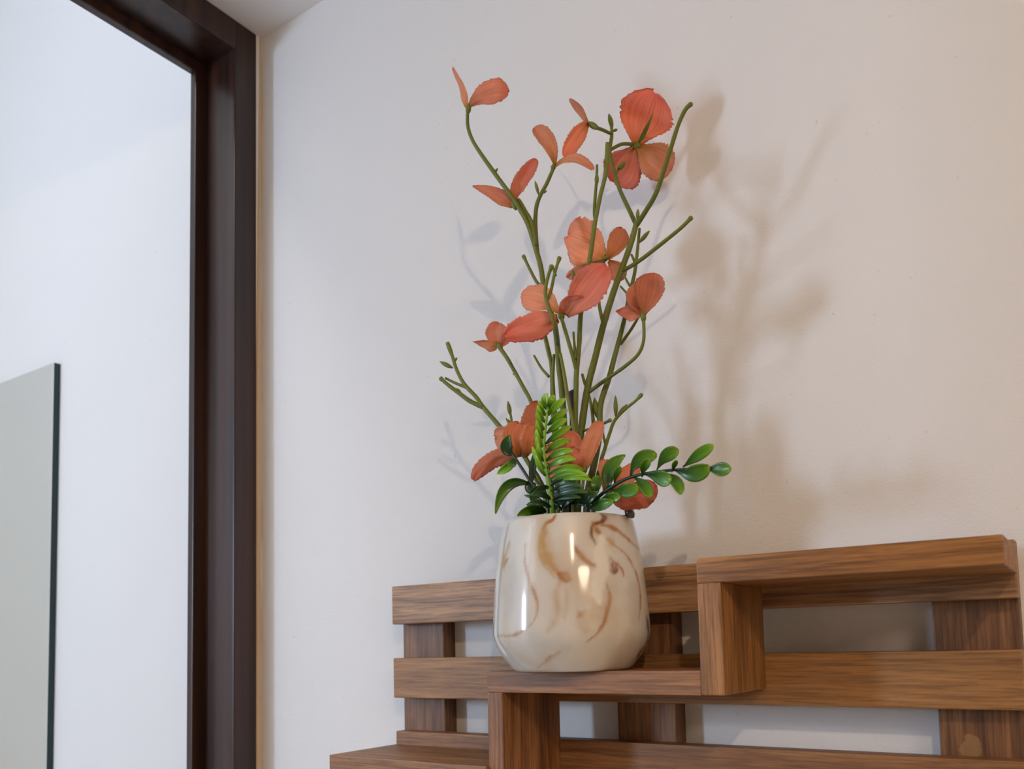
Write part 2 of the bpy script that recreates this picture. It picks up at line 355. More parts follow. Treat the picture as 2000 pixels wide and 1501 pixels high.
# ------------------------------------------------------------------ marbled vase
VC = Vector((.5515, -.1165, 1.4753))
def vase():
    prof = [(0, 0), (.050, 0), (.0535, .0012), (.0578, .0060), (.0640, .0140), (.0695, .0235), (.0718, .0295), (.0724, .0335), (.0721, .0385),
            (.0707, .062), (.0680, .0895), (.0637, .1175), (.0604, .1345), (.0590, .1368), (.0574, .1372), (.0560, .1360),
            (.0575, .118), (.064, .062), (.066, .036), (.056, .010), (.0, .008)]
    # resample outer wall finely so the pattern reads
    pts = []
    for a, b_ in zip(prof, prof[1:]):
        n = max(1, int(math.hypot(b_[0]-a[0], b_[1]-a[1])/.0012)) if prof.index(a) < 12 else 2
        for k in range(n): pts.append((a[0]+(b_[0]-a[0])*k/n, a[1]+(b_[1]-a[1])*k/n))
    pts.append(prof[-1])
    # round the profile a little, most at the shoulder of the foot
    for it in range(26):
        pts = [pts[0]] + [((p[0]+2*q[0]+s_[0])/4, (p[1]+2*q[1]+s_[1])/4) if (2 < i < len(pts)-4 and (it < 3 or (q[1] > .004 and q[1] < .10 and i < len(pts)-12))) else q
                          for i, (p, q, s_) in enumerate(zip(pts, pts[1:], pts[2:]))] + [pts[-1]]
    NS = 288
    bm = bmesh.new(); rings = []
    for r, z in pts:
        if r < 1e-6: rings.append([bm.verts.new((0, 0, z))]*NS)
        else: rings.append([bm.verts.new((r*math.cos(2*math.pi*i/NS), r*math.sin(2*math.pi*i/NS), z)) for i in range(NS)])
    for a, b_ in zip(rings, rings[1:]):
        for i in range(NS):
            j = (i+1) % NS
            vs = []
            for v in (a[i], a[j], b_[j], b_[i]):
                if v not in vs: vs.append(v)
            if len(vs) > 2: bm.faces.new(vs)
    bmesh.ops.recalc_face_normals(bm, faces=bm.faces)
    # glaze colours, one painted reflection among them: strokes given as points on the glaze (photo points cast on to the pot), plus strokes round the back
    def hit(zx, zy):
        px, py = 900+zx*.24, 980+zy*.24
        d = ray(px, py); o = CAM - VC
        r = .066
        for _ in range(6):
            A = d.x**2+d.y**2; B = 2*(o.x*d.x+o.y*d.y); Cc = o.x**2+o.y**2-r*r
            D = B*B-4*A*Cc
            t = (-B-math.sqrt(max(0, D)))/(2*A)
            p = o+d*t
            zz = min(max(p.z, 0), .136)
            for q1, q2 in zip(prof[1:], prof[2:13]):
                if q1[1] <= zz <= q2[1] and q2[1] > q1[1]: r = q1[0]+(q2[0]-q1[0])*(zz-q1[1])/(q2[1]-q1[1]); break
        return math.atan2(p.y, p.x), p.z
    AMB, BRN, WHT, TAN, GRY = (.40, .16, .03), (.20, .06, .008), (.86, .83, .78), (.50, .31, .13), (.50, .48, .44)
    S = [  # points, half width (zoomed px), colour, strength
     ([(760, 90), (745, 140), (690, 180), (655, 240)], 11, AMB, .65),
     ([(690, 190), (665, 290), (690, 420), (750, 530), (800, 580)], 42, TAN, .60),
     ([(640, 260), (640, 400), (690, 530), (760, 610)], 9, TAN, .5),
     ([(790, 575), (840, 600), (885, 620)], 26, AMB, .85),
     ([(905, 300), (925, 365), (985, 440), (1080, 520), (1150, 545), (1190, 520)], 14, AMB, .75),
     ([(925, 350), (960, 410)], 11, BRN, .45),
     ([(1190, 90), (1150, 150), (1080, 180), (1066, 240), (1080, 300), (1120, 360)], 10, BRN, .65),
     ([(1075, 170), (1100, 220), (1140, 260)], 20, AMB, .6),
     ([(1170, 90), (1180, 130), (1150, 170)], 14, BRN, .6),
     ([(1140, 180), (1200, 200), (1290, 240), (1390, 330), (1450, 390)], 12, AMB, .65),
     ([(1180, 300), (1280, 370), (1370, 460), (1420, 560), (1455, 700), (1462, 850), (1445, 980)], 9, AMB, .55),
     ([(1200, 300), (1250, 340)], 26, TAN, .4),
     ([(1205, 455), (1235, 520), (1250, 560)], 17, BRN, .75),
     ([(1190, 480), (1210, 555), (1250, 572), (1275, 545), (1262, 500)], 9, BRN, .7),
     ([(1225, 480), (1285, 510), (1320, 560), (1328, 610)], 8, AMB, .6),
     ([(1180, 640), (1205, 720), (1210, 800), (1190, 920), (1120, 1050), (1020, 1150)], 10, AMB, .55),
     ([(1080, 880), (1050, 960), (1010, 1060)], 50, TAN, .28),
     ([(960, 900), (990, 930)], 26, TAN, .45),
     ([(530, 330), (525, 460), (550, 620), (610, 760), (628, 860), (600, 950), (545, 1010)], 8, AMB, .5),
     ([(290, 1090), (400, 1085), (470, 1060), (540, 1020)], 10, AMB, .4),
     ([(820, 1205), (730, 1265), (620, 1345)], 7, AMB, .42),
     ([(395, 320), (370, 420), (350, 480), (355, 560)], 26, TAN, .4),
     ([(390, 460), (360, 500), (350, 540)], 12, AMB, .5),
     ([(800, 640), (770, 760), (790, 880), (760, 980), (700, 1060)], 24, TAN, .3),
     ([(850, 700), (860, 820), (840, 950)], 14, TAN, .25),
     ([(1150, 280), (1140, 360), (1130, 450), (1140, 540), (1110, 640), (1110, 740), (1130, 830)], 44, WHT, .95),  # broad white band down the glaze
     ([(600, 150), (570, 300), (575, 500), (565, 680)], 30, WHT, .35),  # tall soft window reflection painted into the glaze colour
     ([(1330, 660), (1300, 800), (1330, 1000), (1290, 1150)], 70, WHT, .25),
     ([(420, 500), (400, 700), (380, 900)], 70, GRY, .35),
     ([(520, 900), (640, 1150), (900, 1180)], 60, GRY, .25),
     ([(900, 250), (860, 400), (960, 620), (930, 800)], 60, (.66, .55, .42), .35),
    ]
    strokes = []
    for P, wd, c, s in S:
        strokes.append(([hit(*p) for p in P], (wd*1.25+4)*.24*.00047, c, s))
    rnd = random.Random(4)
    for k in range(26):
        th = rnd.uniform(.15, 2.9); z = rnd.uniform(.01, .13); P = []
        for i in range(6):
            P.append((th, z)); th += rnd.uniform(-.12, .16); z -= rnd.uniform(.005, .02)
        strokes.append((P, rnd.choice((.0012, .002, .005)), rnd.choice((AMB, TAN, BRN, WHT)), rnd.uniform(.35, .75)))
    # densify strokes
    dens = []
    for P, wd, c, s in strokes:
        Q = []
        for i in range(len(P)-1):
            p0 = P[max(0, i-1)]; p1 = P[i]; p2 = P[i+1]; p3 = P[min(len(P)-1, i+2)]
            for k in range(8):
                t = k/8
                Q.append(tuple(.5*(2*p1[a]+(p2[a]-p0[a])*t+(2*p0[a]-5*p1[a]+4*p2[a]-p3[a])*t*t+(3*p1[a]-p0[a]-3*p2[a]+p3[a])*t**3) for a in (0, 1)))
        Q.append(P[-1])
        q0 = min(a[1] for a in Q)-wd*4-.002; q1 = max(a[1] for a in Q)+wd*4+.002
        dens.append((Q, wd, c, s, q0, q1))
    R0 = .067
    def fbm(x, y, z): return mnoise.noise((x, y, z)) + .5*mnoise.noise((x*2.1+3, y*2.1, z)) + .25*mnoise.noise((x*4.3, y*4.3+7, z))
    def colour(v):
        th, z = math.atan2(v.y, v.x), v.z
        n2 = fbm(th*4, z*55, 7.1); n3 = fbm(th*4+9, z*55, 2.2); n4 = fbm(th*9, z*130, 4.4)
        sw = math.sin(th*5.0 + z*38 + 2.4*fbm(th*1.4, z*16, 1.3))
        base = Vector((.62, .565, .485)).lerp(Vector((.68, .645, .585)), .5+.5*sw)
        base = base.lerp(Vector((.58, .455, .30)), max(0, -sw)**3*.35)
        jth = th + .020*n2; jz = z + .0016*n3
        for Q, wd, c, s, q0, q1 in dens:
            if jz < q0 or jz > q1: continue
            best = 1e9
            for i, (a, b_) in enumerate(Q):
                dth = (jth-a+math.pi) % (2*math.pi)-math.pi
                d = (dth*R0)**2 + (jz-b_)**2
                if d < best: best = d; bi = i
            u = (bi+.5)/len(Q)
            taper = .25+.75*math.sin(math.pi*u)**.6
            d = math.sqrt(best)
            e = d/(wd*taper*(1+.35*n4))
            if e < 4:
                f = s*(.95*math.exp(-(e**2)*1.1) + .16*math.exp(-e*.9))*(.75+.45*math.sin(math.pi*u)**.5)*(1+.3*n4)
                base = base.lerp(Vector(c), max(0, min(1, f*1.35)))
        return base
    lay = bm.verts.layers.float_color.new('glaze')
    for v in bm.verts:
        r = math.hypot(v.co.x, v.co.y)
        inner = v.co.z > .0005 and False
        c = colour(v.co) if r > .01 else Vector((.6, .55, .48))
        v[lay] = (*c, 1)
    m, nt, b = mat('marbled_glaze')
    at_ = N(nt, 'ShaderNodeAttribute', attribute_name='glaze')
    nt.links.new(at_.outputs['Color'], b.inputs['Base Color'])
    b.inputs['Roughness'].default_value = .12; b.inputs['Coat Weight'].default_value = .6; b.inputs['Coat Roughness'].default_value = .04
    o = link('vase', bm, m, smooth=True)
    o.location = VC
    return tag(o, 'cream ceramic vase with marbled amber swirls on the middle shelf step', 'vase')
vase()

# ------------------------------------------------------------------ plant builders
def smooth_path(P, n=5):
    out = []
    for i in range(len(P)-1):
        p0 = P[max(0, i-1)]; p1 = P[i]; p2 = P[i+1]; p3 = P[min(len(P)-1, i+2)]
        for k in range(n):
            t = k/n
            out.append([.5*(2*p1[a]+(p2[a]-p0[a])*t+(2*p0[a]-5*p1[a]+4*p2[a]-p3[a])*t*t+(3*p1[a]-p0[a]-3*p2[a]+p3[a])*t**3) for a in range(4)])
    out.append(list(P[-1])); return out
def tube_bm(bm, pts, r0, r1, y0, y1, seg=8, knob=0):
    """pts: photo points of the twig; y0..y1 its distance from the wall; r in photo pixels"""
    if len(pts[0]) > 2: P = [(p[0], p[1], p[2], 0) for p in pts]
    else:
        L = [0]
        for a, b_ in zip(pts, pts[1:]): L.append(L[-1]+math.hypot(b_[0]-a[0], b_[1]-a[1]))
        P = [(p[0], p[1], y0+(y1-y0)*(l/L[-1]), 0) for p, l in zip(pts, L)]
    P = smooth_path(P)
    W = [at(p[0], p[1], p[2]) for p in P]
    uvl = bm.loops.layers.uv.verify()
    rings = []; n = len(W)
    t = (W[1]-W[0]).normalized(); a = t.orthogonal().normalized()
    for i, p in enumerate(W):
        t = ((W[min(n-1, i+1)]-W[max(0, i-1)])).normalized()
        a = (a - t*a.dot(t)).normalized(); b_ = t.cross(a)
        f = i/(n-1); r = (r0+(r1-r0)*f)*(1+.07*mnoise.noise(p*160))
        if knob and f > .9: r *= 1+knob*math.sin((f-.9)/.1*math.pi*.8)
        r *= mpp(p)
        rings.append([bm.verts.new(p + r*(math.cos(2*math.pi*k/seg)*a + math.sin(2*math.pi*k/seg)*b_)) for k in range(seg)])
    for i, (A, B) in enumerate(zip(rings, rings[1:])):
        for k in range(seg):
            j = (k+1) % seg
            f = bm.faces.new((A[k], A[j], B[j], B[k])); f.smooth = True
            for l, u in zip(f.loops, ((i/n, k/seg), (i/n, (k+1)/seg), ((i+1)/n, (k+1)/seg), ((i+1)/n, k/seg))): l[uvl].uv = u
    for R_, rev in ((rings[0], True), (rings[-1], False)):
        c = bm.verts.new(sum((v.co for v in R_), Vector())/seg + ((W[-1]-W[-2]).normalized() if not rev else (W[0]-W[1]).normalized())*r*.5)
        for k in range(seg):
            j = (k+1) % seg
            f = bm.faces.new((R_[k], R_[j], c) if not rev else (R_[j], R_[k], c)); f.smooth = True
            for l in f.loops: l[uvl].uv = (0 if rev else 1, .5)
PATHS = {}
def snap(parent, p, y, lim=16):
    """wall distance of the nearest twig of this stem, so that pieces grow out of it"""
    best = (lim, y)
    for q in PATHS.get(parent.name, ()):
        d = math.hypot(q[0]-p[0], q[1]-p[1])
        if d < best[0]: best = (d, q[2])
    return best[1]
def tube(name, parent, pts, r0, r1, y0, y1, m=None, knob=0, bow=1):
    if parent.name in PATHS:
        d = snap(parent, pts[0], y0) - y0; y0 += d; y1 += d
    L = [0]
    for a, b_ in zip(pts, pts[1:]): L.append(L[-1]+math.hypot(b_[0]-a[0], b_[1]-a[1]))
    PATHS.setdefault(parent.name, []).extend([q[:3] for q in smooth_path([(p[0], p[1], y0+(y1-y0)*(l/L[-1])**bow, 0) for p, l in zip(pts, L)], 8)])
    pts = [(p[0], p[1], y0+(y1-y0)*(l/L[-1])**bow) for p, l in zip(pts, L)]
    bm = bmesh.new(); tube_bm(bm, pts, r0, r1, y0, y1, knob=knob)
    p = pts[0]; o = at(p[0], p[1], p[2] if len(p) > 2 else y0)
    return link(name, bm, m or M_STEM, parent, origin=o)

def blade(name, parent, pts, w, ys, m, roll=0, cup=.2, serr=0, shape='petal', thick=.00035, curl=0, wave=.05, seed=None):
    """a petal or leaf: pts = photo points of its midrib (base, bend, tip); w = full apparent width in photo px;
       ys = wall distance at those points; roll turns it about the midrib"""
    seed = random.random()*50 if seed is None else seed
    if len(pts) == 2: pts = [pts[0], ((pts[0][0]+pts[1][0])/2, (pts[0][1]+pts[1][1])/2), pts[1]]
    if len(ys) == 2: ys = [ys[0], (ys[0]+ys[1])/2, ys[1]]
    A, Bm, Cc = [at(p[0], p[1], y) for p, y in zip(pts, ys)]
    Bq = 2*Bm - (A+Cc)/2                      # quadratic through the middle point
    NU, NV = (26, 12) if serr else (16, 8)
    W = w*mpp(Bm)/max(.45, math.cos(roll))
    bm = bmesh.new(); uvl = bm.loops.layers.uv.verify(); G = []
    def prof(u):
        if shape == 'petal':
            return .16+.84*math.sin(math.pi/2*min(1, u/.62))**1.2 if u < .62 else math.sqrt(max(0, 1-((u-.62)/.385)**2))
        if shape == 'strap':
            return .3+.7*math.sin(math.pi/2*min(1, u/.5)) if u < .5 else math.sqrt(max(0, 1-((u-.5)/.505)**2))**.8
        if shape == 'narrow':
            return .35+.65*math.sin(math.pi/2*min(1, u/.3)) if u < .3 else max(0, 1-((u-.3)/.72)**1.7)
        if shape == 'spoon':
            return .10+.90*math.sin(math.pi/2*min(1, u/.66))**1.8 if u < .66 else math.sqrt(max(0, 1-((u-.66)/.345)**2))
        return math.sin(math.pi*min(1, max(0, .05+.93*u)))**.8      # leaf
    for i in range(NU+1):
        u = i/NU
        p = A*(1-u)**2 + Bq*2*u*(1-u) + Cc*u*u
        t = (2*(1-u)*(Bq-A) + 2*u*(Cc-Bq)).normalized()
        toc = (CAM-p).normalized()
        n = (toc - t*toc.dot(t)).normalized(); s = t.cross(n)
        cr, sr = math.cos(roll+curl*u), math.sin(roll+curl*u)
        s2 = s*cr + n*sr; n2 = -s*sr + n*cr
        row = []
        for k in range(NV+1):
            v = k/NV*2-1
            hw = W/2*prof(u)
            if serr: hw *= 1.06 + .16*mnoise.noise((u*2.6+seed, (1 if v > 0 else -1)*2.0, seed*.7))*abs(v)
            if serr and abs(v) > .8:
                hw *= 1 + serr*(mnoise.noise((u*34+seed, v*3, seed)) + .5*(i % 2)-.2)
            q = p + s2*v*hw + n2*(cup*W*.5*(v*v)*prof(u))
            q += n2*(wave*W*mnoise.noise((u*3+seed, v*1.6, seed*1.7)))
            if serr and u > .9: q += t*(W*serr*.5*mnoise.noise((v*14, seed, 2)))
            row.append(bm.verts.new(q))
        G.append(row)
    for i in range(NU):
        for k in range(NV):
            f = bm.faces.new((G[i][k], G[i+1][k], G[i+1][k+1], G[i][k+1])); f.smooth = True
            for l, (a, b_) in zip(f.loops, ((i, k), (i+1, k), (i+1, k+1), (i, k+1))): l[uvl].uv = (a/NU, b_/NV)
    o = link(name, bm, m, parent, origin=A)
    sd = o.modifiers.new('thickness', 'SOLIDIFY'); sd.thickness = thick; sd.offset = 0
    return o
def bud(parent, a, b_, w, y, m=None, name='bud'):
    y = snap(parent, a, y)
    bm = bmesh.new(); n = 8
    A, B = at(*a, y), at(*b_, y); W = w*mpp(A)/2
    t = (B-A); ax = t.normalized().orthogonal().normalized(); ay = t.normalized().cross(ax); rings = []
    uvl = bm.loops.layers.uv.verify()
    for i in range(8):
        u = i/7; r = W*(math.sin(math.pi*(.08+.88*u))**.9)
        rings.append([bm.verts.new(A+t*u+r*(math.cos(2*math.pi*k/n)*ax+math.sin(2*math.pi*k/n)*ay)) for k in range(n)])
    for i, (P, Q) in enumerate(zip(rings, rings[1:])):
        for k in range(n):
            f = bm.faces.new((P[k], P[(k+1) % n], Q[(k+1) % n], Q[k])); f.smooth = True
            for l in f.loops: l[uvl].uv = (i/8, .5)
    bm.faces.new(list(reversed(rings[0]))); bm.faces.new(rings[-1])
    return link(name, bm, m or M_STEM, parent, origin=A)
def blossom(parent, a, b_, y, petals, w=13):
    """calyx from a to b_, with its petals as pieces of the blossom"""
    dy = snap(parent, a, y) - y
    c = bud(parent, a, b_, w, y, name='blossom')
    for p in petals:
        kw = dict(p[3]) if len(p) > 3 else {}
        mt = M_PETAL[kw.pop('mat', 'coral')]
        kw.setdefault('roll', random.uniform(-.35, .35)); kw.setdefault('serr', .11); kw.setdefault('wave', .11)
        kw.setdefault('shape', 'petal'); kw.setdefault('cup', random.uniform(-.12, .22))
        blade('petal', c, p[0], p[1], [q+dy for q in p[2]], mt, **kw)
    return c
def spray(name, label, cat, px, y=-.115):
    return empty(name, at(px, 1040, y), label, cat, 'stems standing in the marbled vase')

# ------------------------------------------------------------------ flower stems
VY = -.1165
def foot(px): return (px, 1290)          # each stem stands on its own spot of the vase floor

# --- tall stem leaning to the twin blossoms on the side of the door frame
s = spray('flower_stem', 'tall olive stem with three small salmon blossoms curving toward the door frame', 'flower', 1100)
tube('stem', s, [foot(1103), (1104, 1000), (1103, 860), (1098, 770), (1092, 714), (1088, 666), (1082, 628), (1066, 580), (1056, 520), (1046, 485), (1030, 436),
                 (1003, 389), (974, 349), (946, 310), (924, 276), (914, 248), (913, 222)], 7.0, 3.4, -.118, -.168, bow=3)
tube('branch', s, [(1050, 500), (1046, 450), (1046, 420), (1049, 398), (1057, 378), (1068, 358), (1081, 328)], 4.6, 3.4, -.121, -.118)
tube('branch', s, [(1047, 480), (1040, 440), (1027, 415), (1012, 390), (1004, 399)], 5.4, 3.4, -.118, -.122)
tube('branch', s, [(1089, 672), (1085, 640), (1073, 603), (1065, 572), (1070, 541), (1078, 518)], 4.6, 3.4, -.128, -.168, knob=.5, bow=.35)
tube('twig', s, [(1060, 562), (1048, 550), (1036, 528), (1022, 499)], 3.4, 3.0, -.120, -.126, knob=.5)
tube('twig', s, [(1068, 588), (1076, 568), (1083, 535), (1093, 502)], 3.2, 3.0, -.118, -.112, knob=.6)
tube('twig', s, [(1086, 538), (1082, 530), (1080, 519)], 2.4, 2.0, -.117, -.118)
bud(s, (1052, 380), (1045, 353), 7, -.119); bud(s, (1060, 377), (1068, 372), 5, -.118); bud(s, (966, 338), (972, 328), 5, -.122)
blossom(s, (913, 224), (917, 200), -.125, [
    ([(914, 208), (954, 180), (993, 182)], 42, (-.125, -.128, -.118), dict(mat='coral', roll=.25, cup=-.15)),
    ([(912, 208), (903, 176), (884, 134)], 15, (-.124, -.120, -.112), dict(mat='orange', roll=.95, shape='strap', curl=.3))], 11)
blossom(s, (1008, 410), (999, 390), -.122, [
    ([(1004, 402), (966, 378), (923, 363)], 27, (-.122, -.125, -.130), dict(mat='coral', roll=-.5, shape='narrow')),
    ([(1001, 394), (1020, 352), (1049, 312)], 28, (-.122, -.115, -.110), dict(mat='pink', roll=.35, shape='strap', cup=.3))], 10)
blossom(s, (1078, 334), (1084, 318), -.118, [
    ([(1083, 322), (1072, 280), (1044, 248)], 30, (-.118, -.120, -.112), dict(mat='orange', roll=-.3, cup=.2)),
    ([(1084, 324), (1120, 309), (1158, 331)], 14, (-.118, -.126, -.135), dict(mat='orange', roll=1.0, shape='strap'))], 10)

# --- middle stem with the big low blossom
s = spray('flower_stem', 'straight olive middle stem carrying a wide salmon blossom and a tall forked tip', 'flower', 1124)
tube('stem', s, [foot(1120), (1121, 1000), (1123, 860), (1125, 762), (1126, 728), (1131, 672), (1134, 616), (1143, 560), (1150, 516), (1156, 478), (1162, 436), (1173, 380), (1183, 338), (1187, 279)],
     5.6, 4.0, -.125, -.128, knob=.2)
tube('branch', s, [(1163, 432), (1161, 408), (1165, 352), (1166, 322)], 4.0, 2.4, -.125, -.120)
bud(s, (1165, 362), (1166, 338), 9, -.121)
tube('branch', s, [(1126, 724), (1120, 700), (1106, 652), (1097, 622)], 4.4, 3.6, -.121, -.140)
tube('twig', s, [(1124, 700), (1122, 672), (1120, 648)], 3.2, 2.2, -.120, -.122)
tube('twig', s, [(1150, 515), (1165, 512), (1180, 508)], 3.0, 3.0, -.124, -.088)
blossom(s, (1098, 626), (1094, 606), -.140, [
    ([(1107, 616), (1143, 572), (1186, 519)], 62, (-.140, -.150, -.152), dict(mat='pink', roll=.30, cup=.25)),
    ([(1093, 611), (1056, 586), (1018, 578)], 50, (-.1395, -.131, -.127), dict(mat='orange', roll=-.25, cup=.1)),
    ([(1090, 622), (1040, 638), (987, 656)], 50, (-.138, -.145, -.152), dict(mat='pink', roll=.20, cup=-.15, shape='strap')),
    ([(1094, 616), (1112, 596), (1136, 578)], 32, (-.140, -.144, -.150), dict(mat='coral', roll=-.7))], 14)
blossom(s, (1182, 510), (1184, 496), -.108, [
    ([(1180, 508), (1148, 478), (1108, 460)], 82, (-.108, -.112, -.110), dict(mat='orange', roll=.15, cup=.15)),
    ([(1186, 506), (1202, 476), (1216, 446)], 38, (-.108, -.107, -.105), dict(mat='orange', roll=-.4, cup=.2)),
    ([(1182, 510), (1150, 524), (1107, 542)], 26, (-.108, -.104, -.098), dict(mat='orange', roll=.4)),
    ([(1188, 510), (1203, 526), (1208, 550)], 34, (-.108, -.102, -.098), dict(mat='orange', roll=-.2))], 12)
tube('twig', s, [(1144, 556), (1131, 556), (1121, 545)], 2.6, 2.2, -.126, -.118)
bud(s, (1121, 548), (1119, 526), 8, -.118)

# --- thick stem forking into two horns
s = spray('flower_stem', 'thick olive stem forking in two, the broadest salmon blossom on one fork', 'flower', 1140)
tube('stem', s, [foot(1127), (1126, 1000), (1129, 900), (1137, 826), (1148, 756), (1162, 700), (1179, 633), (1198, 571), (1215, 524), (1232, 476), (1244, 432)], 8.0, 5.6, -.110, -.100)
tube('branch', s, [(1243, 440), (1230, 412), (1210, 369), (1196, 321), (1191, 296), (1195, 262), (1193, 238)], 4.6, 3.2, -.100, -.070)
tube('branch', s, [(1243, 440), (1260, 414), (1280, 380), (1296, 335), (1310, 290), (1324, 246), (1338, 215), (1351, 202)], 5.2, 3.9, -.100, -.112, knob=.25)
tube('branch', s, [(1213, 530), (1246, 511), (1288, 479), (1330, 445), (1351, 424)], 4.2, 3.8, -.103, -.106, knob=.3)
tube('branch', s, [(1152, 764), (1182, 742), (1218, 717), (1246, 692), (1257, 664), (1257, 626)], 4.0, 3.2, -.110, -.122)
tube('twig', s, [(1179, 634), (1171, 600), (1169, 571)], 4.2, 2.8, -.104, -.102)
tube('twig', s, [(1146, 756), (1141, 744), (1137, 730)], 4.0, 2.6, -.109, -.113, knob=.3)
tube('twig', s, [(1137, 842), (1160, 834), (1180, 826), (1192, 820)], 2.6, 3.0, -.107, -.128, knob=.6)
tube('twig', s, [(1195, 262), (1178, 254), (1164, 249)], 3.0, 3.4, -.072, -.098)
tube('twig', s, [(1193, 292), (1216, 281), (1242, 283)], 3.2, 3.6, -.072, -.034)
tube('twig', s, [(1202, 344), (1205, 337), (1208, 328)], 2.2, 2.0, -.060, -.052)
bud(s, (1206, 332), (1222, 316), 11, -.050); bud(s, (1196, 250), (1189, 222), 10, -.058); bud(s, (1198, 256), (1206, 252), 6, -.058)
bud(s, (1245, 430), (1246, 408), 8, -.101); bud(s, (1230, 462), (1238, 452), 4, -.1)
blossom(s, (1170, 252), (1146, 238), -.070, [
    ([(1148, 240), (1126, 268), (1101, 306)], 31, (-.070, -.080, -.090), dict(mat='coral', roll=.35, shape='strap')),
    ([(1148, 240), (1134, 216), (1112, 196)], 13, (-.070, -.068, -.064), dict(mat='orange', roll=.9, shape='strap'))], 12)
blossom(s, (1236, 282), (1252, 286), -.028, [
    ([(1244, 284), (1258, 236), (1280, 181)], 98, (-.028, -.030, -.040), dict(mat='pink', roll=.12, cup=.12)),
    ([(1247, 286), (1280, 312), (1308, 338)], 62, (-.028, -.022, -.016), dict(mat='orange', roll=-.2, cup=.15)),
    ([(1240, 286), (1220, 324), (1196, 356)], 74, (-.028, -.024, -.020), dict(mat='pink', roll=.2, cup=.1))], 14)
blade('sepal', s, [(1246, 282), (1262, 252), (1275, 221)], 9, (-.040, -.050, -.060), M_STEM, shape='narrow', cup=.1)
blossom(s, (1257, 630), (1256, 606), -.122, [
    ([(1257, 614), (1268, 572), (1274, 533)], 56, (-.122, -.126, -.130), dict(mat='coral', roll=.25, cup=.25)),
    ([(1254, 614), (1232, 610), (1204, 608)], 32, (-.122, -.118, -.112), dict(mat='coral', roll=-.4, shape='narrow')),
    ([(1253, 614), (1242, 585), (1250, 556)], 34, (-.121, -.116, -.112), dict(mat='coral', roll=-.3))], 12)

# --- bare slim stem beside the forked one
s = spray('twig_stem', 'slim bare olive stem with budded side twigs next to the forked stem', 'twig', 1155)
tube('stem', s, [foot(1147), (1146, 1000), (1160, 908), (1171, 845), (1173, 790), (1190, 736), (1201, 694), (1218, 630), (1229, 578), (1240, 530), (1246, 478), (1249, 446)], 8.0, 2.6, -.118, -.082)
tube('twig', s, [(1212, 672), (1232, 644), (1250, 614)], 3.4, 2.6, -.093, -.100)
tube('twig', s, [(1230, 577), (1222, 570), (1212, 559)], 2.6, 2.0, -.088, -.086)
tube('twig', s, [(1234, 564), (1224, 548), (1216, 530)], 2.6, 2.0, -.087, -.084)
tube('twig', s, [(1240, 520), (1238, 508), (1233, 497)], 3.0, 2.2, -.085, -.083)
bud(s, (1248, 474), (1269, 450), 9, -.083)
tube('twig', s, [(1165, 880), (1160, 840), (1157, 805), (1150, 770)], 5.0, 2.6, -.105, -.098)
bud(s, (1166, 815), (1161, 776), 13, -.102)

# --- slender pair of stems in the middle
s = spray('twig_stem', 'slender leafless olive stem with one thin side twig below the wide blossom', 'twig', 1084)
tube('stem', s, [foot(1090), (1090, 1000), (1086, 900), (1080, 800), (1078, 720), (1072, 689), (1063, 650)], 5.4, 4.4, -.104, -.108)
tube('twig', s, [(1072, 735), (1057, 718), (1043, 694)], 3.0, 2.2, -.110, -.104)
tube('branch', s, [(1088, 850), (1083, 790), (1080, 740), (1082, 692)], 4.6, 2.8, -.114, -.122)
s = spray('twig_stem', 'thin olive strand running beside the cut dark stick', 'twig', 1110)
tube('stem', s, [foot(1124), (1124, 1000), (1128, 900), (1121, 837), (1109, 775), (1101, 726), (1094, 690)], 4.8, 3.4, -.1320, -.1315)

s = spray('stick', 'short dark brown stick cut off square among the olive stems', 'stick', 1120)
tube('bark', s, [foot(1113), (1114, 1000), (1120, 900), (1121, 830), (1119, 764)], 10, 8.2, -.097, -.100, M_STICK)

# --- budded twig at the door side
s = spray('twig_stem', 'bare olive twig with forked buds leaning low toward the door frame', 'twig', 1060)
tube('stem', s, [foot(1070), (1070, 1000), (1030, 900), (977, 834), (944, 795), (930, 775), (907, 750), (892, 722), (884, 697), (874, 669)], 5.6, 3.2, -.106, -.120, knob=.4)
tube('branch', s, [(944, 795), (918, 783), (896, 767), (876, 752), (860, 738)], 4.8, 3.4, -.121, -.130, knob=.4)
tube('twig', s, [(910, 756), (890, 748), (870, 738)], 3.0, 2.4, -.122, -.126)
bud(s, (884, 718), (859, 706), 9, -.120); bud(s, (886, 706), (893, 698), 6, -.120); bud(s, (900, 768), (890, 758), 8, -.127)
tube('twig', s, [(993, 853), (999, 824), (995, 800)], 2.8, 2.4, -.118, -.114)
bud(s, (997, 812), (992, 783), 9, -.114); bud(s, (1000, 832), (988, 816), 7, -.113)

# --- stem with the two-petalled blossom
s = spray('flower_stem', 'short thin stem tipped with one tiny two-petalled salmon blossom', 'flower', 1080)
tube('stem', s, [foot(1083), (1082, 1000), (1066, 880), (1040, 792), (1022, 756), (1005, 725), (991, 700), (977, 680)], 4.0, 4.2, -.117, -.112)
bud(s, (1008, 726), (1002, 732), 5, -.112)
blossom(s, (981, 686), (971, 668), -.112, [
    ([(976, 678), (970, 652), (976, 630)], 36, (-.112, -.108, -.104), dict(mat='coral', roll=.4, cup=.3)),
    ([(970, 680), (950, 672), (924, 667)], 19, (-.112, -.116, -.122), dict(mat='orange', roll=.5, shape='narrow')),
    ([(977, 678), (988, 660), (990, 644)], 20, (-.112, -.116, -.12), dict(mat='coral', roll=-.3))], 11)

